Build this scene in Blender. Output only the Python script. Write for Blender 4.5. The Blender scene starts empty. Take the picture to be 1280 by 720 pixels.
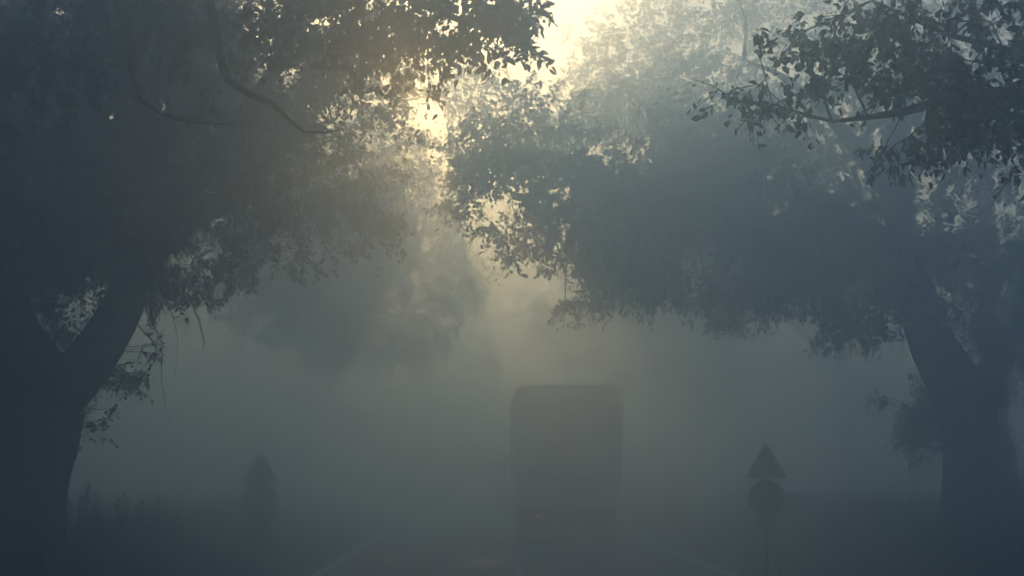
import bpy, math, random
import numpy as np
from mathutils import Vector, Matrix, noise

random.seed(7)
rng = np.random.default_rng(11)
S = bpy.context.scene
COL = S.collection
R = math.radians

# ------------------------------------------------------------------ camera
CAM_H = 1.6
F_PX = 2000.0                      # focal length in pixels of a 1280 px wide frame
PITCH = math.atan(240 / F_PX)      # horizon at y = 600 of 720
YAW = math.atan(46 / F_PX)         # vanishing point of the road at x = 594
cd = bpy.data.cameras.new('camera')
cam = bpy.data.objects.new('camera', cd); COL.objects.link(cam)
cam.location = (0, 0, CAM_H)
cam.rotation_euler = (R(90) + PITCH, 0, -YAW)
cd.sensor_width = 36.0; cd.lens = F_PX / 1280 * 36.0
cd.clip_start = 0.1; cd.clip_end = 2000
S.camera = cam

# ------------------------------------------------------------------ sky, sun, exposure
SUN_EL, SUN_AZ = R(11.8), R(-1.1)   # azimuth east of the road's direction (+Y)
SUN_POWER, SKY = 5.0, 0.15
w = bpy.data.worlds.new('World'); S.world = w; w.use_nodes = True
nt = w.node_tree; bg = nt.nodes['Background']
sky = nt.nodes.new('ShaderNodeTexSky'); sky.sky_type = 'NISHITA'; sky.sun_disc = False
sky.sun_elevation = SUN_EL; sky.sun_rotation = SUN_AZ
sky.dust_density = 1.8; sky.air_density = 1.2; sky.ozone_density = 3.0
nt.links.new(sky.outputs[0], bg.inputs[0]); bg.inputs[1].default_value = SKY
sl = bpy.data.lights.new('sun', 'SUN'); sl.energy = SUN_POWER; sl.angle = R(0.6); sl.color = (1.0, 0.51, 0.17)
sun = bpy.data.objects.new('sun', sl); COL.objects.link(sun)
sd = Vector((math.sin(SUN_AZ) * math.cos(SUN_EL), math.cos(SUN_AZ) * math.cos(SUN_EL), math.sin(SUN_EL)))
sun.rotation_euler = sd.to_track_quat('Z', 'Y').to_euler()
sun.location = (0, 0, 30)
vs = S.view_settings
vs.view_transform = 'Standard'; vs.look = 'None'; vs.gamma = 1.0; vs.use_curve_mapping = False
vs.exposure = 0.78
FOG_DENSITY, FOG_G = 0.073, 0.85
FOG_COLOR = (0.56, 0.73, 0.865)
cy = S.cycles
cy.use_denoising = True
try: cy.denoiser = 'OPENIMAGEDENOISE'
except Exception: pass
cy.max_bounces = 6; cy.diffuse_bounces = 2; cy.glossy_bounces = 2; cy.transmission_bounces = 2
cy.volume_bounces = 3
cy.use_adaptive_sampling = True; cy.adaptive_threshold = 0.006; cy.sample_clamp_indirect = 4.0

# ------------------------------------------------------------------ materials
def mat(name, base, rough=0.8, metallic=0.0, nscale=None, namt=0.25, bump=0.0, bscale=None, spec=0.3):
    m = bpy.data.materials.new(name); m.use_nodes = True
    t = m.node_tree; b = t.nodes['Principled BSDF']
    b.inputs['Roughness'].default_value = rough; b.inputs['Metallic'].default_value = metallic
    b.inputs['Specular IOR Level'].default_value = spec
    b.inputs['Base Color'].default_value = (*base, 1)
    if nscale:
        tc = t.nodes.new('ShaderNodeTexCoord'); n = t.nodes.new('ShaderNodeTexNoise')
        n.inputs['Scale'].default_value = nscale; n.inputs['Detail'].default_value = 5
        t.links.new(tc.outputs['Object'], n.inputs['Vector'])
        cr = t.nodes.new('ShaderNodeValToRGB')
        cr.color_ramp.elements[0].position = 0.3; cr.color_ramp.elements[1].position = 0.7
        cr.color_ramp.elements[0].color = (*[c * (1 - namt) for c in base], 1)
        cr.color_ramp.elements[1].color = (*[min(1, c * (1 + namt)) for c in base], 1)
        t.links.new(n.outputs['Fac'], cr.inputs['Fac']); t.links.new(cr.outputs['Color'], b.inputs['Base Color'])
        if bump:
            n2 = t.nodes.new('ShaderNodeTexNoise'); n2.inputs['Scale'].default_value = bscale or nscale * 4
            n2.inputs['Detail'].default_value = 6
            t.links.new(tc.outputs['Object'], n2.inputs['Vector'])
            bp = t.nodes.new('ShaderNodeBump'); bp.inputs['Strength'].default_value = bump; bp.inputs['Distance'].default_value = 0.03
            t.links.new(n2.outputs['Fac'], bp.inputs['Height']); t.links.new(bp.outputs['Normal'], b.inputs['Normal'])
    return m

def leaf_mat(name, c1, c2, trans):
    m = bpy.data.materials.new(name); m.use_nodes = True
    t = m.node_tree; b = t.nodes['Principled BSDF']; out = t.nodes['Material Output']
    b.inputs['Roughness'].default_value = 0.55; b.inputs['Specular IOR Level'].default_value = 0.3
    tc = t.nodes.new('ShaderNodeTexCoord'); n = t.nodes.new('ShaderNodeTexNoise'); n.inputs['Scale'].default_value = 2.3
    t.links.new(tc.outputs['Object'], n.inputs['Vector'])
    cr = t.nodes.new('ShaderNodeValToRGB')
    cr.color_ramp.elements[0].position = .35; cr.color_ramp.elements[1].position = .65
    cr.color_ramp.elements[0].color = (*c1, 1); cr.color_ramp.elements[1].color = (*c2, 1)
    t.links.new(n.outputs['Fac'], cr.inputs['Fac']); t.links.new(cr.outputs['Color'], b.inputs['Base Color'])
    tr = t.nodes.new('ShaderNodeBsdfTranslucent'); tr.inputs['Color'].default_value = (*trans, 1)
    mx = t.nodes.new('ShaderNodeMixShader'); mx.inputs[0].default_value = 0.3
    t.links.new(b.outputs[0], mx.inputs[1]); t.links.new(tr.outputs[0], mx.inputs[2])
    t.links.new(mx.outputs[0], out.inputs['Surface'])
    return m

M_LEAF = leaf_mat('leaf_green', (0.035, 0.055, 0.022), (0.06, 0.085, 0.03), (0.10, 0.13, 0.03))
M_BARK = mat('bark', (0.10, 0.085, 0.07), 0.95, nscale=5, namt=0.45, bump=0.9, bscale=14, spec=0.1)
M_TWIG = mat('twig_bark', (0.07, 0.06, 0.05), 0.9, nscale=4, namt=0.3, spec=0.1)
M_GRASS = leaf_mat('grass_blades', (0.045, 0.06, 0.025), (0.08, 0.08, 0.04), (0.08, 0.09, 0.03))
M_SOIL = mat('verge_ground', (0.055, 0.06, 0.035), 0.95, nscale=1.2, namt=0.4, bump=0.6, bscale=9)
M_ROAD = mat('asphalt', (0.05, 0.05, 0.052), 0.62, nscale=0.9, namt=0.25, bump=0.25, bscale=60, spec=0.35)
M_PAINT = mat('worn_paint', (0.75, 0.75, 0.72), 0.6, nscale=6, namt=0.35)
M_TRUCK = mat('truck_panel', (0.50, 0.51, 0.52), 0.5, nscale=1.5, namt=0.12)
M_TRUCKD = mat('truck_door', (0.46, 0.47, 0.48), 0.5, nscale=1.5, namt=0.15)
M_DARK = mat('dark_trim', (0.03, 0.03, 0.032), 0.6, nscale=5, namt=0.2)
M_RUBBER = mat('rubber', (0.02, 0.02, 0.02), 0.85, nscale=8, namt=0.2)
M_STEEL = mat('galvanised_steel', (0.22, 0.23, 0.24), 0.5, metallic=0.6, nscale=6, namt=0.25)
M_SIGN = mat('sign_back', (0.13, 0.135, 0.14), 0.6, metallic=0.3, nscale=4, namt=0.25)
M_GLASS = mat('mirror_glass', (0.05, 0.055, 0.06), 0.1, spec=0.6)
def emis(name, c, s):
    m = bpy.data.materials.new(name); m.use_nodes = True; b = m.node_tree.nodes['Principled BSDF']
    b.inputs['Base Color'].default_value = (*c, 1); b.inputs['Emission Color'].default_value = (*c, 1)
    b.inputs['Emission Strength'].default_value = s
    return m
M_TAIL = emis('tail_lens', (0.9, 0.06, 0.03), 1.1)

# ------------------------------------------------------------------ helpers
def P(px, py, Y):
    """point at forward distance Y seen at photo pixel px, py"""
    v = Vector(((px - 640) / F_PX, -(py - 360) / F_PX, -1.0))
    d = cam.rotation_euler.to_matrix() @ v
    return np.array(d) * (Y / d.y) + np.array([0, 0, CAM_H])

def mesh_obj(name, verts, faces, mats, parent=None, midx=None, smooth=False):
    me = bpy.data.meshes.new(name)
    me.from_pydata([tuple(v) for v in verts], [], [tuple(f) for f in faces])
    for m in (mats if isinstance(mats, (list, tuple)) else [mats]): me.materials.append(m)
    if midx is not None: me.polygons.foreach_set('material_index', np.array(midx, dtype=np.int32))
    if smooth: me.polygons.foreach_set('use_smooth', np.ones(len(me.polygons), dtype=bool))
    me.update()
    o = bpy.data.objects.new(name, me); COL.objects.link(o)
    if parent is not None: o.parent = parent
    return o

def tag(o, label=None, cat=None, group=None, kind=None):
    if label: o['label'] = label
    if cat: o['category'] = cat
    if group: o['group'] = group
    if kind: o['kind'] = kind
    return o

def empty(name, loc, **k):
    o = bpy.data.objects.new(name, None); COL.objects.link(o); o.location = loc
    o.empty_display_size = 0.3
    return tag(o, **k)

class MB:
    def __init__(s): s.v = []; s.f = []; s.n = 0
    def add(s, v, f):
        s.v.append(np.asarray(v, float)); s.f += [tuple(i + s.n for i in q) for q in f]; s.n += len(v)
    def box(s, c, d, bev=0.0):
        x, y, z = [q / 2 for q in d]
        if bev <= 0:
            v = [(i * x + c[0], j * y + c[1], k * z + c[2]) for i in (-1, 1) for j in (-1, 1) for k in (-1, 1)]
            s.add(v, [(0, 1, 3, 2), (4, 6, 7, 5), (0, 4, 5, 1), (2, 3, 7, 6), (0, 2, 6, 4), (1, 5, 7, 3)])
        else:
            s.rbox(c, d, bev)
    def rbox(s, c, d, r, seg=4):
        """box whose XZ outline has rounded corners, extruded along Y with chamfered ends"""
        pts = []
        hx, hz = d[0] / 2, d[2] / 2
        for cx, cz, a0 in ((hx - r, hz - r, 0), (-hx + r, hz - r, 90), (-hx + r, -hz + r, 180), (hx - r, -hz + r, 270)):
            for k in range(seg + 1):
                a = R(a0 + 90 * k / seg); pts.append((cx + r * math.cos(a), cz + r * math.sin(a)))
        n = len(pts); v = []; ch = min(r * 0.4, d[1] * 0.25)
        for yy, sc in ((-d[1] / 2, ch), (-d[1] / 2 + ch, 0), (d[1] / 2 - ch, 0), (d[1] / 2, ch)):
            for (a, b) in pts:
                v.append((c[0] + a * (1 - sc / hx), c[1] + yy, c[2] + b * (1 - sc / hz)))
        f = [tuple(range(n))[::1], tuple(range(4 * n - 1, 3 * n - 1, -1))]
        for k in range(3):
            for i in range(n):
                f.append((k * n + i, (k) * n + (i + 1) % n, (k + 1) * n + (i + 1) % n, (k + 1) * n + i)[::-1])
        s.add(v, f)
    def tube(s, pts, rad, sides=8, cap=True, lump=0.0, seed=0):
        pts = np.asarray(pts, float); m = len(pts)
        rad = np.broadcast_to(np.asarray(rad, float), (m,))
        t = np.gradient(pts, axis=0); t /= np.linalg.norm(t, axis=1)[:, None] + 1e-9
        ref = np.array([0, 0, 1.]) if abs(t[0][2]) < 0.9 else np.array([1., 0, 0])
        u = np.cross(t[0], ref); u /= np.linalg.norm(u)
        v = np.empty((m * sides, 3)); a = np.arange(sides) * 2 * math.pi / sides
        for i in range(m):
            u = u - t[i] * np.dot(u, t[i]); u /= np.linalg.norm(u) + 1e-9
            w_ = np.cross(t[i], u)
            rr = np.full(sides, rad[i])
            if lump:
                for k in range(sides):
                    q = (math.cos(a[k]) * 1.2 + seed, math.sin(a[k]) * 1.2, pts[i][2] * 0.6)
                    rr[k] *= 1 + lump * noise.noise(q) + lump * 0.5 * noise.noise([3 * x for x in q]) + 0.3 * lump * math.sin(5 * a[k] + seed)
            v[i * sides:(i + 1) * sides] = pts[i] + (np.cos(a) * rr)[:, None] * u + (np.sin(a) * rr)[:, None] * w_
        f = [(i * sides + k, i * sides + (k + 1) % sides, (i + 1) * sides + (k + 1) % sides, (i + 1) * sides + k)
             for i in range(m - 1) for k in range(sides)]
        if cap:
            f.append(tuple(range(sides - 1, -1, -1))); f.append(tuple((m - 1) * sides + k for k in range(sides)))
        s.add(v, f)
    def build(s, name, m, parent=None, smooth=False):
        return mesh_obj(name, np.concatenate(s.v), s.f, m, parent, smooth=smooth)

def smooth_line(pts, rads, step=0.25):
    """Catmull-Rom resample of a polyline with radii"""
    p = np.array(pts, float); r = np.array(rads, float)
    p = np.vstack([2 * p[0] - p[1], p, 2 * p[-1] - p[-2]]); out = []; ro = []
    for i in range(1, len(p) - 2):
        L = np.linalg.norm(p[i + 1] - p[i]); n = max(2, int(L / step))
        for k in range(n):
            t = k / n
            q = 0.5 * ((2 * p[i]) + (-p[i - 1] + p[i + 1]) * t + (2 * p[i - 1] - 5 * p[i] + 4 * p[i + 1] - p[i + 2]) * t * t
                       + (-p[i - 1] + 3 * p[i] - 3 * p[i + 1] + p[i + 2]) * t ** 3)
            out.append(q); ro.append(r[i - 1] * (1 - t) + r[i] * t)
    out.append(p[-2]); ro.append(r[-1])
    return np.array(out), np.array(ro)

# ------------------------------------------------------------------ leaves and crowns
def leaves_mesh(pos, dirs, nor, size):
    """one folded pointed leaf (six vertices, two quads) at every position"""
    n = len(pos)
    d = dirs / (np.linalg.norm(dirs, axis=1)[:, None] + 1e-9)
    sdir = np.cross(d, nor); sdir /= np.linalg.norm(sdir, axis=1)[:, None] + 1e-9
    up = np.cross(sdir, d)
    L = size[:, None]; W = L * rng.uniform(0.24, 0.36, (n, 1)); fold = L * rng.uniform(0.02, 0.16, (n, 1))
    bend = L * rng.uniform(-0.05, 0.22, (n, 1))
    v = np.empty((n, 6, 3))
    v[:, 0] = pos
    v[:, 1] = pos + d * L * 0.28 + sdir * W * 0.9 + up * fold
    v[:, 2] = pos + d * L * 0.66 + sdir * W * 0.72 + up * (fold * 0.8 - bend * 0.4)
    v[:, 3] = pos + d * L - up * bend
    v[:, 4] = pos + d * L * 0.66 - sdir * W * 0.72 + up * (fold * 0.8 - bend * 0.4)
    v[:, 5] = pos + d * L * 0.28 - sdir * W * 0.9 + up * fold
    f = np.arange(n)[:, None] * 6 + np.array([[0, 1, 2, 3, 0, 3, 4, 5]])
    return v.reshape(-1, 3), f.reshape(-1, 4)

def sample_lobes(lobes, n, hole=0.0, hs=0.9, seed=0, shell=0.35):
    """points in ellipsoid lobes (centre, radii, weight); noise opens gaps in the crown"""
    out = []
    wts = np.array([l[2] * (l[1][0] * l[1][1] * l[1][2]) ** (2 / 3) for l in lobes]); wts = wts / wts.sum()
    r_ = np.random.default_rng(seed + 100)
    tries = 0
    while len(out) < n and tries < n * 30:
        tries += 1
        l = lobes[r_.choice(len(lobes), p=wts)]
        q = r_.normal(size=3); q /= np.linalg.norm(q)
        q *= (r_.uniform(0, 1) ** shell) * r_.uniform(0.9, 1.08)
        p = np.array(l[0]) + q * np.array(l[1])
        if noise.noise((p[0] * hs + seed * 3.1, p[1] * hs, p[2] * hs * 1.3)) < hole - 0.28: continue
        if p[2] < 1.2: continue
        out.append(p)
    return np.array(out)

def grow(skel, tips, bf=0.35, jit=0.10, seed=0):
    """greedy branching tree: every tip joins the cheapest node; returns chains (points, radii) and tip nodes"""
    r_ = np.random.default_rng(seed + 5)
    pos = []; par = []; plen = []; fixed = []
    for k, (pts, rads) in enumerate(skel):
        for i, p in enumerate(pts):
            if i == 0:
                par.append(-1); L = 0.0
            else:
                par.append(len(pos) - 1); L = plen[-1] + np.linalg.norm(p - pts[i - 1])
            pos.append(p); plen.append(L * 0.35); fixed.append(rads[i])
    nfix = len(pos)
    cap = nfix + len(tips) * 7 + 10
    A = np.empty((cap, 3)); A[:nfix] = pos; PL = np.empty(cap); PL[:nfix] = plen
    PAR = np.full(cap, -1); PAR[:nfix] = par; ok = np.ones(cap, bool)
    ok[:nfix] = np.array([A[i, 2] > 2.2 for i in range(nfix)])
    n = nfix
    d0 = np.array([np.min(np.linalg.norm(A[:nfix] - t, axis=1)) for t in tips])
    tipn = []
    for ti in np.argsort(d0):
        t = tips[ti]
        d = np.linalg.norm(A[:n] - t, axis=1)
        cost = np.where(ok[:n], d + bf * PL[:n], 1e9)
        b = int(np.argmin(cost)); L = d[b]
        m = max(1, min(6, int(L / 0.35)))
        a = A[b].copy(); prev = b
        side = r_.normal(size=3) * jit * L
        sag = np.array([0, 0, 1]) * min(0.5, 0.12 * L) * r_.uniform(0.2, 1)
        for k in range(1, m + 1):
            u = k / m
            q = a * (1 - u) + t * u + (side + sag) * math.sin(math.pi * u) + (r_.normal(size=3) * 0.03 if k < m else 0)
            A[n] = q; PAR[n] = prev; PL[n] = PL[prev] + np.linalg.norm(q - A[prev]); prev = n; n += 1
        tipn.append(prev)
    rad = np.zeros(n); acc = np.zeros(n); big = np.full(n, -1); bigv = np.zeros(n)
    for i in range(n - 1, nfix - 1, -1):
        rad[i] = max(0.0055, acc[i] ** (1 / 2.2)) if acc[i] > 0 else 0.0055
        rad[i] = min(rad[i], 0.14)
        p = PAR[i]; acc[p] += rad[i] ** 2.2
        if rad[i] > bigv[p]: bigv[p] = rad[i]; big[p] = i
    chains = []
    for i in range(nfix, n):
        p = PAR[i]
        if p >= nfix and big[p] == i: continue
        c = [p, i]
        while big[c[-1]] != -1: c.append(big[c[-1]])
        rr = np.array([rad[j] if j >= nfix else rad[i] * 1.25 for j in c])
        rr[0] = rr[1] * 1.15
        chains.append((A[c], rr))
    return chains, A[tipn], A[PAR[tipn]]

def crown_obj(name, parent, chains, tips, prev, nleaf, spread, lsize, droop=0.55, seed=0, twiglets=3, origin=None):
    """twigs and leaves of one crown as one mesh with a bark and a leaf material"""
    r_ = np.random.default_rng(seed + 9)
    org = np.array(origin if origin is not None else (0, 0, 0))
    b = MB()
    for pts, rr in chains:
        sides = 3 if rr[0] < 0.02 else (5 if rr[0] < 0.05 else 7)
        b.tube(pts, rr, sides, cap=False)
    P_, D_, N_, Z_ = [], [], [], []
    out = tips - prev; out /= np.linalg.norm(out, axis=1)[:, None] + 1e-9
    for t, o_ in zip(tips, out):
        k = r_.integers(max(2, twiglets - 1), twiglets + 2)
        cnt = max(3, int(nleaf * r_.uniform(0.45, 1.5) / k))
        for j in range(k):
            dd = o_ * 0.7 + r_.normal(size=3) * 0.65 + np.array([0, 0, -droop * 0.6]); dd /= np.linalg.norm(dd)
            L = spread * r_.uniform(0.6, 1.5)
            u = np.linspace(0, 1, 4)[:, None]
            tw = t + dd * L * u + np.array([0, 0, -droop * 0.35]) * L * u ** 2
            b.tube(tw, [0.0048, 0.004, 0.003, 0.002], 3, cap=False)
            uu = r_.uniform(0.08, 1.05, (cnt, 1))
            lp = t + dd * L * uu + np.array([0, 0, -droop * 0.35]) * L * uu ** 2 + r_.normal(size=(cnt, 3)) * 0.035 * spread / 0.3
            side = r_.normal(size=(cnt, 3)); ld = side * 0.75 + dd * 0.5 + np.array([0, 0, -droop])
            P_.append(lp); D_.append(ld); N_.append(r_.normal(size=(cnt, 3)) * 0.8 + np.array([0, 0, 0.7]))
            Z_.append(lsize * r_.uniform(0.45, 1.35, cnt))
    lv, lf = leaves_mesh(np.concatenate(P_), np.concatenate(D_), np.concatenate(N_), np.concatenate(Z_))
    bv = np.concatenate(b.v); nb = len(bv)
    me = bpy.data.meshes.new(name)
    V = np.vstack([bv, lv]) - org
    F = np.vstack([np.array(b.f, dtype=np.int64), lf + nb])
    me.vertices.add(len(V)); me.vertices.foreach_set('co', V.astype(np.float32).ravel())
    me.loops.add(F.size); me.loops.foreach_set('vertex_index', F.astype(np.int32).ravel())
    me.polygons.add(len(F)); me.polygons.foreach_set('loop_start', (np.arange(len(F)) * 4).astype(np.int32))
    me.materials.append(M_TWIG); me.materials.append(M_LEAF)
    mi = np.ones(len(F), np.int32); mi[:len(b.f)] = 0
    me.polygons.foreach_set('material_index', mi)
    me.update(calc_edges=True)
    o = bpy.data.objects.new(name, me); COL.objects.link(o); o.parent = parent
    return o, len(lf) // 2

def make_tree(name, base, label, skel, lobes, ntips, nleaf, spread, lsize, hole=0.0, seed=0, droop=0.55, shell=0.4,
              cat='tree', group='avenue trees along the road', shoots=None, hangers=None, hs=0.9):
    """skel: list of (points, radii); the first is the trunk, the rest limbs. World coordinates throughout."""
    root = empty(name, tuple(base), label=label, cat=cat, group=group)
    org = np.array(base)
    sk = []
    for i, (pts, rads) in enumerate(skel):
        p, r = smooth_line(pts, rads)
        sk.append((p, r))
        # surface wobble of the bark
        m = MB(); m.tube(p - org, r, 22 if i == 0 else 14, cap=True, lump=0.16 if r[0] > .2 else .1, seed=seed + i)
        m.build('trunk' if i == 0 else 'limb', M_BARK, root, smooth=True)
    tips = sample_lobes(lobes, ntips, hole, hs, seed, shell)
    chains, tp, pv = grow(sk, tips, seed=seed)
    _, nl = crown_obj('crown', root, chains, tp, pv, nleaf, spread, lsize, droop, seed, origin=org)
    if shoots is not None:
        tips = sample_lobes(shoots[0], shoots[1], -0.5, 1.0, seed + 3, 0.5)
        near = [(p, r) for p, r in sk]
        ch, tp, pv = grow2(near, tips, seed + 3)
        crown_obj('trunk_shoots', root, ch, tp, pv, shoots[2], 0.22, lsize * 0.9, droop, seed + 3, origin=org)
    if hangers is not None:
        b = MB()
        for h in hangers:
            p, r = smooth_line(h, np.linspace(0.014, 0.004, len(h)), 0.1)
            p[1:-1] += np.random.default_rng(len(p)).normal(size=(len(p) - 2, 3)) * 0.008
            b.tube(p - org, r, 4)
        b.build('hanging_twigs', M_TWIG, root)
    print(name, 'leaves', nl)
    return root

def grow2(sk, tips, seed):
    """short shoots joined straight to the nearest trunk point"""
    A = np.concatenate([p for p, r in sk]); ch = []; pv = []
    r_ = np.random.default_rng(seed)
    for t in tips:
        d = np.linalg.norm(A - t, axis=1) + np.maximum(0, A[:, 2] - t[2]) * 0.8
        a = A[int(np.argmin(d))]
        u = np.linspace(0, 1, 5)[:, None]; L = np.linalg.norm(t - a)
        c = a * (1 - u) + t * u + np.sin(math.pi * u) * np.array([0, 0, -0.1 * L]) + r_.normal(size=(5, 3)) * 0.02
        c[-1] = t
        ch.append((c, np.array([.014, .012, .009, .007, .005]))); pv.append(c[-2])
    return ch, tips, np.array(pv)

def lobe(px, py, Y, rx, ry, rz, wt=1.0):
    return (P(px, py, Y), (rx, ry, rz), wt)

# ------------------------------------------------------------------ the setting: ground, road
def gz(x, y):
    """height of the verge: gentle bank away from the road"""
    d = max(0.0, x - 5.0, -3.3 - x)
    return -0.03 + min(0.28, d * 0.07) + 0.05 * noise.noise((x * 0.4, y * 0.3, 1.7)) * min(1, d)

xs = np.concatenate([np.arange(-88, -14, 4.0), np.arange(-14, 17, 0.5), np.arange(17, 89, 4.0)])
ys = np.concatenate([np.arange(-38, 10, 4.0), np.arange(10, 70, 1.0), np.arange(70, 200, 6.0)])
gv = [(x, y, gz(x, y) if not (-3.1 < x < 4.8) else -0.06) for y in ys for x in xs]
nx = len(xs)
gf = [(j * nx + i, j * nx + i + 1, (j + 1) * nx + i + 1, (j + 1) * nx + i) for j in range(len(ys) - 1) for i in range(nx - 1)]
tag(mesh_obj('ground', gv, gf, M_SOIL, smooth=True), kind='structure')

RL, RR, RC = -2.95, 4.65, 0.78
def strip(name, x0, x1, z, m, parent=None, y0=-36, y1=190, wob=0.0, step=0.7):
    yy = np.arange(y0, y1 + 0.01, step) if wob else np.array([y0, y1])
    v = []
    for y in yy:
        a = wob * noise.noise((y * 0.8, x0, 0)); b = wob * noise.noise((y * 0.8, x1, 5))
        v += [(x0 + a, y, z), (x1 + b, y, z)]
    f = [(2 * i, 2 * i + 1, 2 * i + 3, 2 * i + 2) for i in range(len(yy) - 1)]
    return mesh_obj(name, v, f, m, parent)
road = tag(strip('road', RL, RR, 0.0, M_ROAD, wob=0.12), kind='structure')
strip('edge_line', RL + 0.18, RL + 0.36, 0.004, M_PAINT, road, wob=0.012)
strip('edge_line', RR - 0.34, RR - 0.2, 0.004, M_PAINT, road, wob=0.012)
for y in np.arange(9, 80, 9.0):
    strip('centre_line_dash', RC - 0.06, RC + 0.06, 0.004, M_PAINT, road, y0=y, y1=y + 3.0, wob=0.012, step=0.3)

# damp, smoother asphalt in soft irregular patches, the largest one left of the centre line
def wet_road(m):
    t = m.node_tree; b = t.nodes['Principled BSDF']; N = t.nodes.new; L = t.links.new
    tc = N('ShaderNodeTexCoord')
    def patch(cx, cy_, rx, ry):
        mp = N('ShaderNodeMapping'); mp.vector_type = 'POINT'
        mp.inputs['Location'].default_value = (-cx / rx, -cy_ / ry, 0); mp.inputs['Scale'].default_value = (1 / rx, 1 / ry, 1)
        L(tc.outputs['Object'], mp.inputs['Vector'])
        ln = N('ShaderNodeVectorMath'); ln.operation = 'LENGTH'; L(mp.outputs[0], ln.inputs[0])
        mr = N('ShaderNodeMapRange'); mr.inputs['From Min'].default_value = 1.25; mr.inputs['From Max'].default_value = 0.3
        L(ln.outputs['Value'], mr.inputs['Value']); return mr.outputs[0]
    acc = patch(0.22, 32.0, 0.50, 2.1)
    for c in ((1.45, 29.3, .2, 1.2), (0.8, 35.0, .2, 1.5), (-1.6, 33.0, .3, 2.0)):
        mx = N('ShaderNodeMath'); mx.operation = 'MAXIMUM'; L(acc, mx.inputs[0])
        ml = N('ShaderNodeMath'); ml.operation = 'MULTIPLY'; ml.inputs[1].default_value = 0.6; L(patch(*c), ml.inputs[0]); L(ml.outputs[0], mx.inputs[1]); acc = mx.outputs[0]
    ns = N('ShaderNodeTexNoise'); ns.inputs['Scale'].default_value = 3.0; ns.inputs['Detail'].default_value = 6
    mp = N('ShaderNodeMapping'); mp.inputs['Scale'].default_value = (1, .35, 1); L(tc.outputs['Object'], mp.inputs['Vector']); L(mp.outputs[0], ns.inputs['Vector'])
    ad = N('ShaderNodeMath'); ad.operation = 'MULTIPLY_ADD'; ad.inputs[1].default_value = 1.6; ad.inputs[2].default_value = -0.8; L(ns.outputs['Fac'], ad.inputs[0])
    sm = N('ShaderNodeMath'); sm.operation = 'ADD'; sm.use_clamp = True; L(acc, sm.inputs[0]); L(ad.outputs[0], sm.inputs[1])
    rg = N('ShaderNodeMapRange'); rg.inputs['From Min'].default_value = 0.1; rg.inputs['From Max'].default_value = 0.95
    rg.inputs['To Min'].default_value = 0.62; rg.inputs['To Max'].default_value = 0.35
    L(sm.outputs[0], rg.inputs['Value']); L(rg.outputs[0], b.inputs['Roughness'])
wet_road(M_ROAD)

# ------------------------------------------------------------------ haze
hb = MB(); HZ = 15.4
hb.box((0, 77, (HZ - 1.6) / 2), (184, 240, HZ + 1.6))
hz = tag(hb.build('haze', []), kind='stuff')
m = bpy.data.materials.new('fog'); m.use_nodes = True; t = m.node_tree; t.nodes.clear()
o_ = t.nodes.new('ShaderNodeOutputMaterial'); pv_ = t.nodes.new('ShaderNodeVolumePrincipled')
pv_.inputs['Color'].default_value = (*FOG_COLOR, 1); pv_.inputs['Density'].default_value = FOG_DENSITY
pv_.inputs['Anisotropy'].default_value = FOG_G
t.links.new(pv_.outputs[0], o_.inputs['Volume'])
hz.data.materials.append(m)

# ------------------------------------------------------------------ left tree (leaning limb)
Y = 21.7
def pl(lst, Y):
    return [P(x, y, Y + (d[0] if d else 0)) for x, y, *d in lst]
b0 = P(8, 742, Y); b0[2] = gz(b0[0], Y) - 0.1
sk = [
    ([b0, P(10, 690, Y), P(18, 610, Y), P(28, 540, Y), P(34, 490, Y), P(10, 420, Y), P(-20, 320, Y), P(0, 200, Y - .4), P(30, 60, Y - .8)],
     [0.92, 0.80, 0.70, 0.68, 0.66, 0.42, 0.36, 0.28, 0.16]),
    ([P(40, 540, Y), P(78, 495, Y), P(112, 455, Y), P(146, 400, Y), P(168, 350, Y), P(200, 285, Y - .4), P(262, 200, Y - 1), P(330, 110, Y - 1.6), P(380, 20, Y - 2)],
     [0.40, 0.36, 0.32, 0.28, 0.25, 0.20, 0.15, 0.10, 0.06]),
    ([P(184, 320, Y), P(260, 268, Y + .5), P(350, 235, Y + 1), P(430, 200, Y + 1.5)], [0.15, 0.11, 0.08, 0.04]),
    ([P(5, 430, Y), P(-60, 350, Y - 1.5), P(-120, 230, Y - 3), P(-150, 100, Y - 4)], [0.26, 0.2, 0.15, 0.1]),
    ([P(60, 120, Y - 1), P(160, 40, Y - 2), P(300, -30, Y - 3)], [0.14, 0.1, 0.05]),
]
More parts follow.
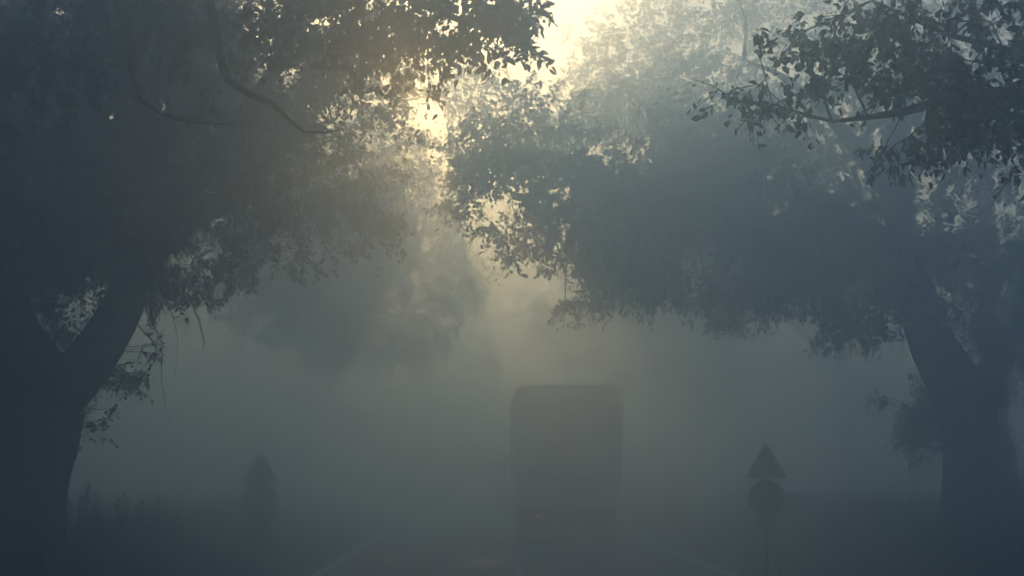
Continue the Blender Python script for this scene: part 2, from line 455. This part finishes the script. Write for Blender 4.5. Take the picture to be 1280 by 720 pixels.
lobes = [lobe(90, 250, Y, 1.9, 2.3, 1.2, 1.2), lobe(260, 210, Y, 1.7, 2.4, 1.2, 1.2), lobe(380, 200, Y + 1, 1.3, 2.2, 1.1, 0.9),
         lobe(300, 320, Y, 1.0, 1.2, 0.42, 0.7), lobe(440, 240, Y + 1.5, 0.75, 1.2, 0.6, 0.7), lobe(120, 60, Y, 2.2, 2.6, 1.4), lobe(330, 60, Y, 1.9, 2.4, 1.3, 1.1),
         lobe(430, 60, Y + .5, 0.8, 1.6, 0.8, 0.35), lobe(500, 160, Y + .5, .55, 1.0, .45, .25), lobe(470, 290, Y + 1, .5, .8, .25, .6), lobe(-150, 180, Y, 1.8, 2.5, 2.2), lobe(-60, 330, Y, 1.5, 1.8, 1.2, 2.0), lobe(-160, 420, Y, 1.8, 1.8, 1.4, 1.6), lobe(-60, 470, Y + 1, 1.0, 1.2, 0.8, 1.2), lobe(60, -150, Y, 2.6, 2.8, 1.8, .7), lobe(330, -140, Y, 2.0, 2.4, 1.4, .6), lobe(560, -230, Y - 1, 2.2, 3, .9, .8), lobe(420, -330, Y - 1, 2.4, 3, 1.0, .6),  # last two lobes, above the view, added to shade the near fog
         lobe(220, 350, Y, .5, .8, .25, .5)]
lobes += [lobe(90, 80, Y - 1, 2.0, 1.8, 1.3, 1.2), lobe(240, 110, Y - .5, 1.5, 1.6, .9, 1.0), lobe(20, 150, Y + 1, 2.4, 2, 2.0, 1.3), lobe(150, 320, Y + .5, 1.0, 1.4, .7, 1.3)]
make_tree('roadside_tree', b0, 'broad dark roadside tree at left whose thick limb leans right above the tall weeds', sk, lobes, 3000, 52, 0.3, 0.085,
          hole=-0.03, seed=1,
          shoots=([lobe(118, 530, Y, .30, .4, .25), lobe(85, 420, Y, .35, .4, .28), lobe(150, 470, Y, .25, .4, .15), lobe(190, 430, Y, .2, .3, .2, .6), lobe(10, 470, Y - .5, .5, .4, .6)], 60, 22),
          hangers=[[P(178, 350, Y), P(192, 400, Y - .2), P(203, 440, Y - .25), P(203, 480, Y - .3), P(213, 530, Y - .3)],
                   [P(190, 345, Y), P(212, 385, Y - .2), P(222, 420, Y - .2), P(219, 470, Y - .2)],
                   [P(165, 400, Y), P(196, 440, Y), P(170, 480, Y), P(152, 500, Y)],
                   [P(200, 330, Y), P(240, 380, Y), P(255, 430, Y), P(246, 440, Y)]])

# ------------------------------------------------------------------ right tree (reaching over the road)
Y = 28.6
b1 = P(1218, 735, Y); b1[2] = gz(b1[0], Y) - 0.1
sk = [
    ([b1, P(1218, 660, Y), P(1216, 600, Y), P(1214, 540, Y), P(1200, 490, Y), P(1170, 435, Y), P(1148, 370, Y), P(1130, 300, Y), P(1120, 200, Y), P(1140, 60, Y)],
     [0.72, 0.56, 0.51, 0.52, 0.50, 0.40, 0.35, 0.30, 0.22, 0.12]),
    ([P(1216, 545, Y), P(1246, 490, Y), P(1268, 430, Y + .5), P(1290, 330, Y + 1), P(1300, 180, Y + 1)], [0.22, 0.14, 0.12, 0.10, 0.06]),
    ([P(1138, 330, Y), P(1060, 270, Y - .5), P(960, 235, Y - 1), P(850, 225, Y - 1.5), P(740, 240, Y - 2), P(670, 280, Y - 2)], [0.22, 0.17, 0.14, 0.1, 0.07, 0.04]),
    ([P(1125, 260, Y), P(1050, 160, Y), P(985, 100, Y), P(930, 75, Y)], [0.17, 0.12, 0.06, 0.02]),
    ([P(1150, 380, Y), P(1080, 345, Y + 1), P(980, 330, Y + 1.5), P(880, 335, Y + 1.5)], [0.12, 0.09, 0.06, 0.03]),
]
lobes = [lobe(690, 225, Y - 2, 1.5, 1.8, 1.3, 1.1), lobe(640, 270, Y - 2, .6, .9, .8, .6), lobe(800, 270, Y - 1.5, 1.9, 2.2, 1.5, 1.3), lobe(780, 345, Y - 1.5, 1.2, 1.2, .55, .9), lobe(920, 280, Y - 1, 2.0, 2.3, 1.5, 1.3),
         lobe(930, 360, Y, 1.0, 1.2, .5, .7), lobe(905, 392, Y, .22, .3, .2, .9), lobe(1015, 425, Y, .25, .3, .15, .9), lobe(720, 375, Y - 2, .35, .4, .15, .8), lobe(1050, 300, Y, 1.8, 2.3, 1.6, 1.2), lobe(1070, 400, Y, .9, 1.3, .5, .8), lobe(1180, 300, Y, 1.9, 2.4, 1.7, 1.2),
         lobe(1270, 380, Y, 1.0, 1.7, 1.5, 1.3), lobe(900, 170, Y, 1.8, 2.2, .9, .6), lobe(1080, 130, Y, 2.4, 2.4, 1.6, .3), lobe(1240, 120, Y, 2.4, 2.4, 1.8, .35),
         lobe(610, 190, Y - 2, .8, 1.0, .8, .8), lobe(580, 240, Y - 1, .45, .8, .5, .7), lobe(680, 140, Y - 1, .9, 1.0, .5, .6), lobe(1180, -60, Y, 3.0, 2.6, 1.8, .5), lobe(1420, 250, Y, 1.8, 2.4, 2.6, .8), lobe(900, -110, Y - 1, 2.6, 2.8, 1.1, .7)]  # last lobe closes the crown over the road out of view, added for shade
make_tree('roadside_tree', b1, 'roadside tree at right whose crown reaches over the road above the lorry', sk, lobes, 2700, 48, 0.3, 0.085,
          hole=0.04, seed=2,
          shoots=([lobe(1150, 540, Y, .42, .5, .6), lobe(1105, 500, Y, .35, .3, .12, .7), lobe(1165, 490, Y, .3, .4, .4), lobe(1275, 620, Y, .3, .4, .5), lobe(1235, 480, Y - .6, .5, .3, .5, 1.4), lobe(1250, 420, Y - .5, .5, .4, .5, 1.2), lobe(1245, 560, Y, .3, .4, .5), lobe(1175, 660, Y, .4, .3, .08, .5)], 260, 24))

# ------------------------------------------------------------------ near tree overhanging from the right
Y = 12.0
b2 = np.array([8.9, 12.5, gz(8.9, 12.5) - 0.1])
sk = [
    ([b2, b2 + [0, 0, 1.5], b2 + [-.1, -.2, 3.2], b2 + [.1, -.3, 4.6], b2 + [.2, -.2, 7.0], b2 + [.4, 0, 10.0]], [0.6, 0.5, 0.46, 0.42, 0.28, 0.1]),
    ([b2 + [-.1, -.2, 3.2], P(1480, 190, Y), P(1330, 130, Y), P(1220, 118, Y - .3), P(1130, 140, Y - .4), P(1040, 152, Y - .5)], [0.2, 0.14, 0.07, 0.045, 0.03, 0.012]),
    ([P(1400, 155, Y), P(1280, 70, Y + .3), P(1190, 45, Y), P(1090, 0, Y)], [0.06, 0.035, 0.02, 0.01]),
    ([b2 + [.1, -.3, 4.6], P(1500, -80, Y), P(1300, -120, Y), P(1100, -130, Y)], [0.2, 0.15, 0.1, 0.05]),
]
lobes = [lobe(985, 110, Y - .5, .62, .7, .38, 1.0), lobe(1070, 60, Y - .4, .8, .9, .5, 1.1), lobe(1180, 140, Y - .3, .75, .8, .45, 1.3), lobe(1260, 110, Y, .8, .9, .65, 1.9), lobe(1160, 20, Y, .9, 1.0, .4, .8),
         lobe(1275, 215, Y, .25, .4, .28, .8), lobe(1190, 190, Y, .15, .2, .1, .5), lobe(1400, 100, Y, 1.2, 1.3, 1.2, 1), lobe(1280, -100, Y, 1.6, 1.8, .9, .7), lobe(1600, -60, Y, 2.2, 2.6, 2.6, .6), lobe(1500, -380, Y, 2.6, 3.0, 2.2, .5), lobe(1130, -150, Y, 1.2, 1.4, .6, .6)]
lobes += [((3.0, 13.5, 9.0), (4.2, 4.4, 1.9), .9), ((7.0, 16.0, 9.0), (4.0, 4.0, 1.9), .7)]  # unseen lobes over the road, added to keep skylight off the near fog
make_tree('roadside_tree', b2, 'nearest tree at right, its dark leafy branch hanging into the top right corner', sk, [(c, tuple(q * .82 for q in r), w) for c, r, w in lobes], 1800, 34, 0.2, 0.072,
          hole=0.06, seed=3, hs=1.6)

# ------------------------------------------------------------------ near tree overhanging from the left
Y = 15.0
b3 = np.array([-7.2, 13.5, gz(-7.2, 13.5) - 0.1])
sk = [
    ([b3, b3 + [0, 0, 1.5], b3 + [.2, .2, 3.4], b3 + [.4, .2, 5.0], b3 + [.5, .2, 7.5], b3 + [.4, 0, 10.0]], [0.62, 0.5, 0.46, 0.4, 0.28, 0.1]),
    ([b3 + [.4, .2, 5.0], P(-60, -60, Y), P(120, -110, Y), P(300, -90, Y), P(440, -40, Y), P(540, 10, Y), P(610, 40, Y)], [0.24, 0.2, 0.15, 0.11, 0.07, 0.04, 0.015]),
    ([P(120, -110, Y), P(155, 0, Y - 2), P(162, 60, Y - 2.5), P(176, 125, Y - 2.5), P(235, 152, Y - 2.5), P(300, 155, Y - 2.5)], [0.05, 0.034, 0.026, 0.02, 0.012, 0.005]),
    ([P(240, -100, Y), P(266, 20, Y - 2), P(285, 100, Y - 2.5), P(340, 130, Y - 2.5), P(380, 165, Y - 2.5), P(430, 162, Y - 2.5)], [0.055, 0.04, 0.028, 0.02, 0.012, 0.005]),
    ([b3 + [.3, .2, 4.2], P(-250, 100, Y), P(-90, 90, Y), P(20, 110, Y)], [0.2, 0.12, 0.07, 0.03]),
]
lobes = [lobe(560, 20, Y, .85, .8, .38, 2.0), lobe(650, 30, Y, .42, .5, .28, 2.0), lobe(625, 85, Y, .2, .3, .14, 1.6), lobe(520, 90, Y, .35, .5, .2, .7), lobe(440, 40, Y, .7, .9, .5, .9),
         lobe(230, 130, Y, .35, .4, .25, .5), lobe(290, 60, Y, .6, .8, .4, .5), lobe(60, 60, Y, 1.0, 1.0, .7, 1.1), lobe(180, 20, Y, .9, 1.0, .5, 1.1), lobe(380, 10, Y, .7, .8, .4, .9), lobe(300, -60, Y, 1.6, 1.6, .7, .9), lobe(520, -80, Y, 1.2, 1.3, .6, .8),
         lobe(-120, 60, Y, 1.3, 1.4, 1.2, 1), lobe(0, -200, Y, 2.2, 2.4, 1.6, .6), lobe(-400, -200, Y, 2.4, 3.0, 2.6, .5), lobe(300, -330, Y, 2.4, 2.4, 1.4, .4),
          ((-2.4, 13.0, 8.8), (3.6, 3.6, 1.5), .9), ((-7.5, 15.5, 8.6), (4.2, 3.6, 1.7), .8), ((-12.0, 14.0, 6.0), (3.0, 4.0, 3.0), .7)]  # crown out of view over the road, put in to darken the fog below
make_tree('roadside_tree', b3, 'nearest tree at left, its drooping leaves hanging into the top centre of the view', sk, lobes, 2300, 44, 0.22, 0.078,
          hole=0.0, seed=4, hs=1.6)

# ------------------------------------------------------------------ farther avenue trees
def far_tree(X, Y, label, H, lobes, ntips, nleaf, seed, lsize=0.13, lean=0.0, hole=0.02):
    b = np.array([X, Y, gz(X, Y) - 0.1])
    sk = [([b, b + [0, 0, 1.5], b + [lean * .3, 0, 3.0], b + [lean * .6, .2, 5.0], b + [lean, .1, H * .6], b + [lean, 0, H * .85]], [0.45, 0.33, 0.3, 0.27, 0.18, 0.07]),
          ([b + [lean * .3, 0, 5.0], b + [lean + (-2.2 if X > 0 else 2.2), -.5, 7.4], b + [(-4.5 if X > 0 else 4.5), -.8, 9.0]], [0.15, 0.1, 0.05]),
          ([b + [lean * .5, 0, 4.0], b + [(2.0 if X > 0 else -2.0), .5, 6.0], b + [(3.6 if X > 0 else -3.6), .8, 7.6]], [0.2, 0.14, 0.06])]
    return make_tree('roadside_tree', b, label, sk, lobes, ntips, nleaf, 0.42, lsize, hole=hole, seed=seed, hs=0.7)

Y = 38.0
far_tree(12.4, Y, 'tall pale tree in the mist, its loose crown filling the bright top right of centre', 15,
         [lobe(800, 60, Y, 1.9, 2.2, 1.3, .8), lobe(690, 190, Y, 1.4, 2, 1.0, .9), lobe(760, 130, Y, 1.3, 2, 1.0, .9), lobe(870, 130, Y, 2, 2.4, 1.3, 1), lobe(920, 20, Y, 2.2, 2.4, 1.4, .8),
          lobe(940, 190, Y, 2.4, 2.6, 1.8, 1), lobe(800, 260, Y, 2.0, 2.4, 1.3, 1), lobe(950, 320, Y, 2.2, 2.4, 1.2, 1), lobe(1080, 120, Y, 2.8, 3, 3.0, .4), lobe(1190, 60, Y, 2.6, 3, 3.0, .3)], 1500, 30, 5, lsize=0.12, hole=0.05)
Y = 34.0
far_tree(-10.0, Y, 'mid distance tree behind the broad left tree, lacy crown glowing where the sun breaks through', 15,
         [lobe(480, 215, Y, 1.2, 1.6, .7, .9), lobe(560, 200, Y, .9, 1.4, .6, .7), lobe(500, 110, Y, 1.4, 1.6, .9, 1.0), lobe(590, 120, Y, 1.1, 1.4, .8, .95), lobe(420, 260, Y, 1.5, 2, 1.0, 1.0), lobe(650, 160, Y, .8, 1.4, .6, .7),
          lobe(330, 200, Y, 2.2, 2.4, 2.2, 1), lobe(220, 180, Y, 2.4, 2.4, 2.4, 1), lobe(100, 220, Y, 2.6, 2.4, 2.6, 1), lobe(-20, 120, Y, 2.6, 2.4, 2.6, .8), lobe(40, 400, Y, 2.2, 2, 1.6, .8)], 1250, 26, 8, lsize=0.10, hole=0.05)
Y = 50.0
far_tree(-13.2, Y, 'misty tree beyond the left sign, its dim crown bulging over the left lane', 15,
         [lobe(490, 320, Y, 2.4, 2.6, 1.9, 1.2), lobe(570, 345, Y, 1.2, 2.0, 1.2, 1.0), lobe(380, 350, Y, 3.0, 3, 2.2, 1), lobe(520, 415, Y, 1.4, 2.0, 1.1, .9), lobe(430, 400, Y, 2.2, 2.4, 1.4, .8),
          lobe(300, 300, Y, 3.2, 3, 3, .9), lobe(440, 220, Y, 3.0, 3, 2, .8), lobe(330, 160, Y, 3.4, 3, 2.4, .7), lobe(520, 270, Y, 1.4, 2, 1.2, .6)], 2000, 28, 6)
Y = 60.0
far_tree(14.0, Y, 'faint fogbound tree far down the avenue, hanging over the lorry roof', 15,
         [lobe(740, 400, Y, 2.4, 3, 1.8, 1), lobe(800, 340, Y, 3, 3, 2.6, 1), lobe(690, 390, Y, 1.4, 2, 1.2, .7), lobe(860, 430, Y, 3, 3, 2.6, 1), lobe(800, 260, Y, 4, 3, 2.2, .8)], 800, 22, 7, lsize=0.17)

# ------------------------------------------------------------------ unseen avenue trees added beside and behind the camera to shade the near fog
def shade_tree(x, y, label):
    b = np.array([x, y, gz(x, y) - 0.1]); k = -1 if x > 0 else 1
    sk = [([b, b + [0, 0, 1.5], b + [.1 * k, 0, 3.2], b + [.4 * k, .2, 5.5], b + [.6 * k, .1, 8.5], b + [.4 * k, 0, 12]], [0.6, 0.46, 0.42, 0.36, 0.22, 0.07]),
          ([b + [.3 * k, .1, 4.6], b + [3 * k, -.5, 6.8], b + [6 * k, -.8, 7.8], b + [8 * k, -.5, 8.0]], [0.24, 0.16, 0.1, 0.05]),
          ([b + [.2 * k, 0, 4.2], b + [-2.5 * k, .5, 6.6], b + [-4 * k, .8, 8.0]], [0.2, 0.14, 0.06])]
    L = lambda dx, dy, z, rx, ry, rz: ((x + dx * k, y + dy, z), (rx, ry, rz), 1.0)
    return make_tree('roadside_tree', b, label, sk,
        [L(0, 0, 9.5, 4, 5.5, 3.2), L(4, 0, 9.2, 4, 5.5, 2.6), L(7.5, 0, 9.0, 3, 5.0, 2.2), L(-4, 0, 8.5, 4, 5.5, 3.2), L(-6.5, 0, 6.5, 2.8, 5, 3.2)],
        900, 24, 0.5, 0.24, hole=-0.1, seed=11 + int(x > 0), hs=0.7)
for x, who in ((-6.6, 'left'), (9.0, 'right')):
    r0 = shade_tree(x, 4.5, 'unseen avenue tree added on the %s verge beside the camera, wide crown shading the near fog' % who)
    for dy, lab in ((-13.0, 'unseen avenue tree added for shade on the %s verge behind the camera, next after the one beside it' % who),):
        c = r0.copy(); COL.objects.link(c); c.location.y += dy; c['label'] = lab
        for ch in list(r0.children):
            q_ = ch.copy(); COL.objects.link(q_); q_.parent = c

# ------------------------------------------------------------------ lorry
T = empty('lorry', (2.27, 38.5, 0), label='tall box lorry driving away into the fog with one red tail light showing', cat='lorry')
def part(name, fn, m, parent=T, smooth=False):
    b = MB(); fn(b); return b.build(name, m, parent, smooth)
BW, BH0, BH1, BL = 2.54, 0.95, 3.84, 7.2
body = part('cargo_box', lambda b: b.rbox((0, BL / 2 + .06, (BH0 + BH1) / 2), (BW, BL, BH1 - BH0), 0.08, 6), M_TRUCK)
part('roof_rail', lambda b: b.box((0.08, .08, BH1 + .02), (1.95, .12, .05), 0.02), M_DARK, body)
for s in (-1, 1):
    d = part('rear_door', lambda b: b.rbox((s * .585, .035, (BH0 + BH1) / 2 - .02), (1.15, .05, BH1 - BH0 - .3), 0.05), M_TRUCKD)
    part('lock_bar', lambda b: (b.tube([(s * .2, -.03, BH0 + .1), (s * .2, -.03, BH1 - .25)], .017, 8), b.tube([(s * .95, -.03, BH0 + .1), (s * .95, -.03, BH1 - .25)], .017, 8)), M_STEEL, d)
    part('door_handle', lambda b: (b.box((s * .32, -.06, 1.65), (.28, .03, .045)), b.box((s * .2, -.045, 1.65), (.06, .05, .09))), M_DARK, d)
    for z in (1.25, 1.9, 2.6, 3.25): part('hinge', lambda b: b.box((s * 1.12, -.005, z), (.12, .04, .06)), M_STEEL, d)
    tl = part('tail_light', lambda b: b.box((s * .78, .06, .74), (.26, .08, .13), 0.03), M_DARK)
    part('light_lens', lambda b: b.box((s * .78, .012, .74), (.13 if s < 0 else .08, .03, .07), .012), M_TAIL, tl)
    part('mudflap', lambda b: b.box((s * .92, 1.15, .50), (.55, .02, .55)), M_RUBBER)
part('bumper', lambda b: b.box((0, .12, .55), (2.35, .12, .16), 0.04), M_DARK)
part('number_plate', lambda b: b.box((0, .03, .74), (.52, .02, .12)), M_STEEL)
part('chassis', lambda b: (b.box((.42, 4.6, .80), (.1, 8.8, .2)), b.box((-.42, 4.6, .80), (.1, 8.8, .2)), b.box((0, .35, .78), (1.6, .12, .16)), b.box((0, 1.9, .5), (2.0, .12, .12))), M_DARK)
def wheel(x, y, wd):
    w_ = part('wheel', lambda b: b.tube([(x - wd / 2, y, .5), (x - wd / 2 + .04, y, .5), (x + wd / 2 - .04, y, .5), (x + wd / 2, y, .5)], [.45, .5, .5, .45], 32), M_RUBBER, smooth=False)
    part('rim', lambda b: b.tube([(x - wd / 2 - .01, y, .5), (x + wd / 2 + .01, y, .5)], .27, 24), M_STEEL, w_)
for x in (-.93, .93):
    wheel(x, 1.9, .54); wheel(x, 7.9, .3)
cab = part('cab', lambda b: b.rbox((0, 8.55, 1.75), (2.36, 2.0, 1.95), 0.16, 5), M_TRUCKD)
part('windscreen', lambda b: b.box((0, 9.56, 2.2), (2.05, .03, .8)), M_GLASS, cab)
for s in (-1, 1):
    mi = part('wing_mirror', lambda b: (b.rbox((s * 1.46, 9.2, 2.12), (.24, .10, .46), .05), b.rbox((s * 1.46, 9.2, 1.74), (.24, .10, .22), .04)), M_DARK)
    part('mirror_glass', lambda b: (b.box((s * 1.46, 9.143, 2.12), (.18, .008, .38)), b.box((s * 1.46, 9.143, 1.74), (.18, .008, .15))), M_GLASS, mi)
    part('mirror_arm', lambda b: b.tube([(s * 1.16, 9.2, 2.3), (s * 1.3, 9.2, 2.42), (s * 1.46, 9.2, 2.34)], .018, 6), M_DARK, mi)

# ------------------------------------------------------------------ road signs
def sign(px, Yd, tri_top, tri_bot, circ_c, circ_r, plate, label, half):
    s = F_PX / Yd
    base = P(px, 600, Yd); base[2] = gz(base[0], Yd) - 0.02
    root = empty('road_sign', tuple(base), label=label, cat='road sign', group='pair of warning sign posts flanking the road')
    zz = lambda py: P(px, py, Yd)[2] - base[2]
    top = zz(tri_top)
    part('post', lambda b: b.tube([(0, .05, -.2), (0, .05, top - .12)], .03, 12), M_STEEL, root, True)
    # triangle with rounded corners, thickness 12 mm, rolled rim
    def tri(b, h, z0, z1, y0, y1):
        pts = []; corners = [(-h, z0), (h, z0), (0, z1)]
        r = h * 0.09; n = 3
        cx, cz = 0, z0 + (z1 - z0) / 3
        for i, (x, z) in enumerate(corners):
            x2, z2 = x + (cx - x) * .10, z + (cz - z) * .10
            a0 = math.atan2(z - cz, x - cx)
            for k in range(-2, 3):
                a = a0 + k * R(28); pts.append((x2 + r * math.cos(a), z2 + r * math.sin(a)))
        m_ = len(pts); v = [(x, y0, z) for x, z in pts] + [(x, y1, z) for x, z in pts]
        b.add(v, [tuple(range(m_)), tuple(range(2 * m_ - 1, m_ - 1, -1))] + [(i, i + m_, (i + 1) % m_ + m_, (i + 1) % m_) for i in range(m_)])
    zb, zt = zz(tri_bot), zz(tri_top)
    tp = part('triangle_plate', lambda b: tri(b, half / s, zb, zt, 0.0, .012), M_SIGN, root)
    part('plate_clamp', lambda b: b.box((0, .05, zb + (zt - zb) * .3), (.12, .09, .04)), M_STEEL, tp)
    zc = zz(circ_c); rc = circ_r / s
    def disc(b):
        b.tube([(0, -.001, zc), (0, .004, zc), (0, .014, zc)], [rc - .006, rc, rc], 48)
    dp = part('round_plate', disc, M_SIGN, root)
    for q2 in (-.5, .5): part('plate_clamp', lambda b: b.box((0, .05, zc + rc * q2), (.12, .09, .04)), M_STEEL, dp)
    if plate:
        part('small_plate', lambda b: b.rbox((plate[0] / s, .006, zz((plate[1] + plate[2]) / 2)), (plate[3] / s, .012, (plate[2] - plate[1]) / s), .02), M_SIGN, root)
    return root
sign(958, 26.5, 553, 597, 623, 23, (0, 646, 657, 27), 'right hand sign post with triangle over disc and small plate, left of the right trunk', 25)
sign(326, 36.0, 564, 604, 626, 21.5, (0, 648, 660, 22), 'left hand sign post with faint triangle over disc, right of the tall weeds', 22.5)

# ------------------------------------------------------------------ grass and weeds
def blades(name, n, xr, yr, hfun, seed):
    r_ = np.random.default_rng(seed)
    x = r_.uniform(*xr, n); y = yr[0] + (yr[1] - yr[0]) * r_.uniform(0, 1, n) ** 1.3
    h = np.array([hfun(a, b_) for a, b_ in zip(x, y)]) * r_.uniform(0.45, 1.25, n)
    z = np.array([gz(a, b_) for a, b_ in zip(x, y)]) - 0.02
    a = r_.uniform(0, 2 * math.pi, n); lean = r_.uniform(0.05, 0.5, n) * h; la = r_.uniform(0, 2 * math.pi, n)
    wd = r_.uniform(0.004, 0.011, n) * (1 + y / 60)
    v = np.empty((n, 5, 3)); cx, sx = np.cos(a) * wd, np.sin(a) * wd
    lx, ly = np.cos(la) * lean, np.sin(la) * lean
    v[:, 0] = np.stack([x - cx, y - sx, z], 1); v[:, 1] = np.stack([x + cx, y + sx, z], 1)
    v[:, 2] = np.stack([x + cx * .8 + lx * .35, y + sx * .8 + ly * .35, z + h * .6], 1)
    v[:, 3] = np.stack([x - cx * .8 + lx * .35, y - sx * .8 + ly * .35, z + h * .6], 1)
    v[:, 4] = np.stack([x + lx, y + ly, z + h], 1)
    f = []
    for i in range(n):
        k = i * 5; f += [(k, k + 1, k + 2, k + 3), (k + 3, k + 2, k + 4)]
    return tag(mesh_obj(name, v.reshape(-1, 3), f, M_GRASS), label=None, kind='stuff')
def hR(x, y):
    d = x - 4.75
    k = 0.12 + min(0.8, max(0, d - .35) * 0.4)
    return k * (0.75 + 0.6 * (noise.noise((x * .7, y * .25, 3)) + .4))
def hL(x, y):
    d = -3.05 - x
    k = 0.10 + min(0.68, max(0, d - .4) * 0.34)
    return k * (0.75 + 0.6 * (noise.noise((x * .7, y * .25, 8)) + .4))
tag(blades('tall_grass', 52000, (4.7, 13), (9, 60), hR, 1), label='tall grass on the right verge around the sign post', cat='grass')
tag(blades('tall_grass', 34000, (-11, -3.0), (9, 60), hL, 2), label='rough grass on the left verge under the leaning tree', cat='grass')

def weed_mesh(h, seed):
    """upright plume weed: stem with ascending side sprays of narrow leaves"""
    r_ = np.random.default_rng(seed); b = MB()
    n = 9; st = np.array([(0.05 * h * math.sin(k * .35 + seed), 0.03 * h * math.cos(k * .3), h * k / (n - 1)) for k in range(n)]); st -= st[0] * [1, 1, 0]
    b.tube(st, np.linspace(.008, .002, n), 4)
    lv = []
    for k in range(26):
        u = 0.22 + 0.78 * k / 26; p = np.array([np.interp(u, np.linspace(0, 1, n), st[:, i]) for i in range(3)])
        a = r_.uniform(0, 2 * math.pi); L = (0.30 * (1 - u) + 0.07) * r_.uniform(.7, 1.2)
        d = np.array([math.cos(a), math.sin(a), 1.1 + u]); d /= np.linalg.norm(d)
        q = p + d * L
        b.tube([p, (p + q) / 2 + [0, 0, -.01], q], [.003, .002, .001], 3)
        for j in range(7):
            c = p + (q - p) * (j + 1) / 7; lv.append((c, d + r_.normal(size=3) * .7))
    pos = np.array([c for c, _ in lv]); D = np.array([d for _, d in lv])
    V, F = leaves_mesh(pos, D, r_.normal(size=D.shape), r_.uniform(.03, .065, len(pos)))
    return b, V, F
protos = []
for i, h in enumerate((1.35, 1.15, 1.0)):
    b, V, F = weed_mesh(h, 20 + i)
    o = b.build('tall_weed', M_TWIG); l = mesh_obj('foliage', V, F, M_GRASS, o)
    protos.append([o, l, False])
wl = [(92, 24, 0), (100, 25, 1), (116, 24.5, 0), (124, 25.5, 1), (132, 24, 2), (140, 26, 0), (146, 25, 1), (153, 24.2, 0), (162, 25, 2), (168, 26, 1), (178, 24.6, 2), (190, 26, 1), (204, 25.5, 2), (216, 26.5, 2), (108, 26.5, 0), (85, 26, 1),
      (128, 23, 2), (150, 23, 2), (172, 23, 2), (196, 23.5, 2)]
for i, (px, Yd, k) in enumerate(wl):
    o, l, used = protos[k]
    if used:
        c = o.copy(); COL.objects.link(c); cl = l.copy(); COL.objects.link(cl); cl.parent = c
    else:
        c = o; protos[k][2] = True
    x = P(px, 600, Yd)[0]
    c.location = (x, Yd, gz(x, Yd) - 0.03); c.rotation_euler = (random.uniform(-.08, .08), random.uniform(-.12, .12), random.uniform(0, 6.28))
    sc = random.uniform(.88, 1.1); c.scale = (sc, sc, sc)
    tag(c, 'feathery tall weed in the patch of weeds right of the left trunk', 'weed', 'tall weeds beside the left trunk')
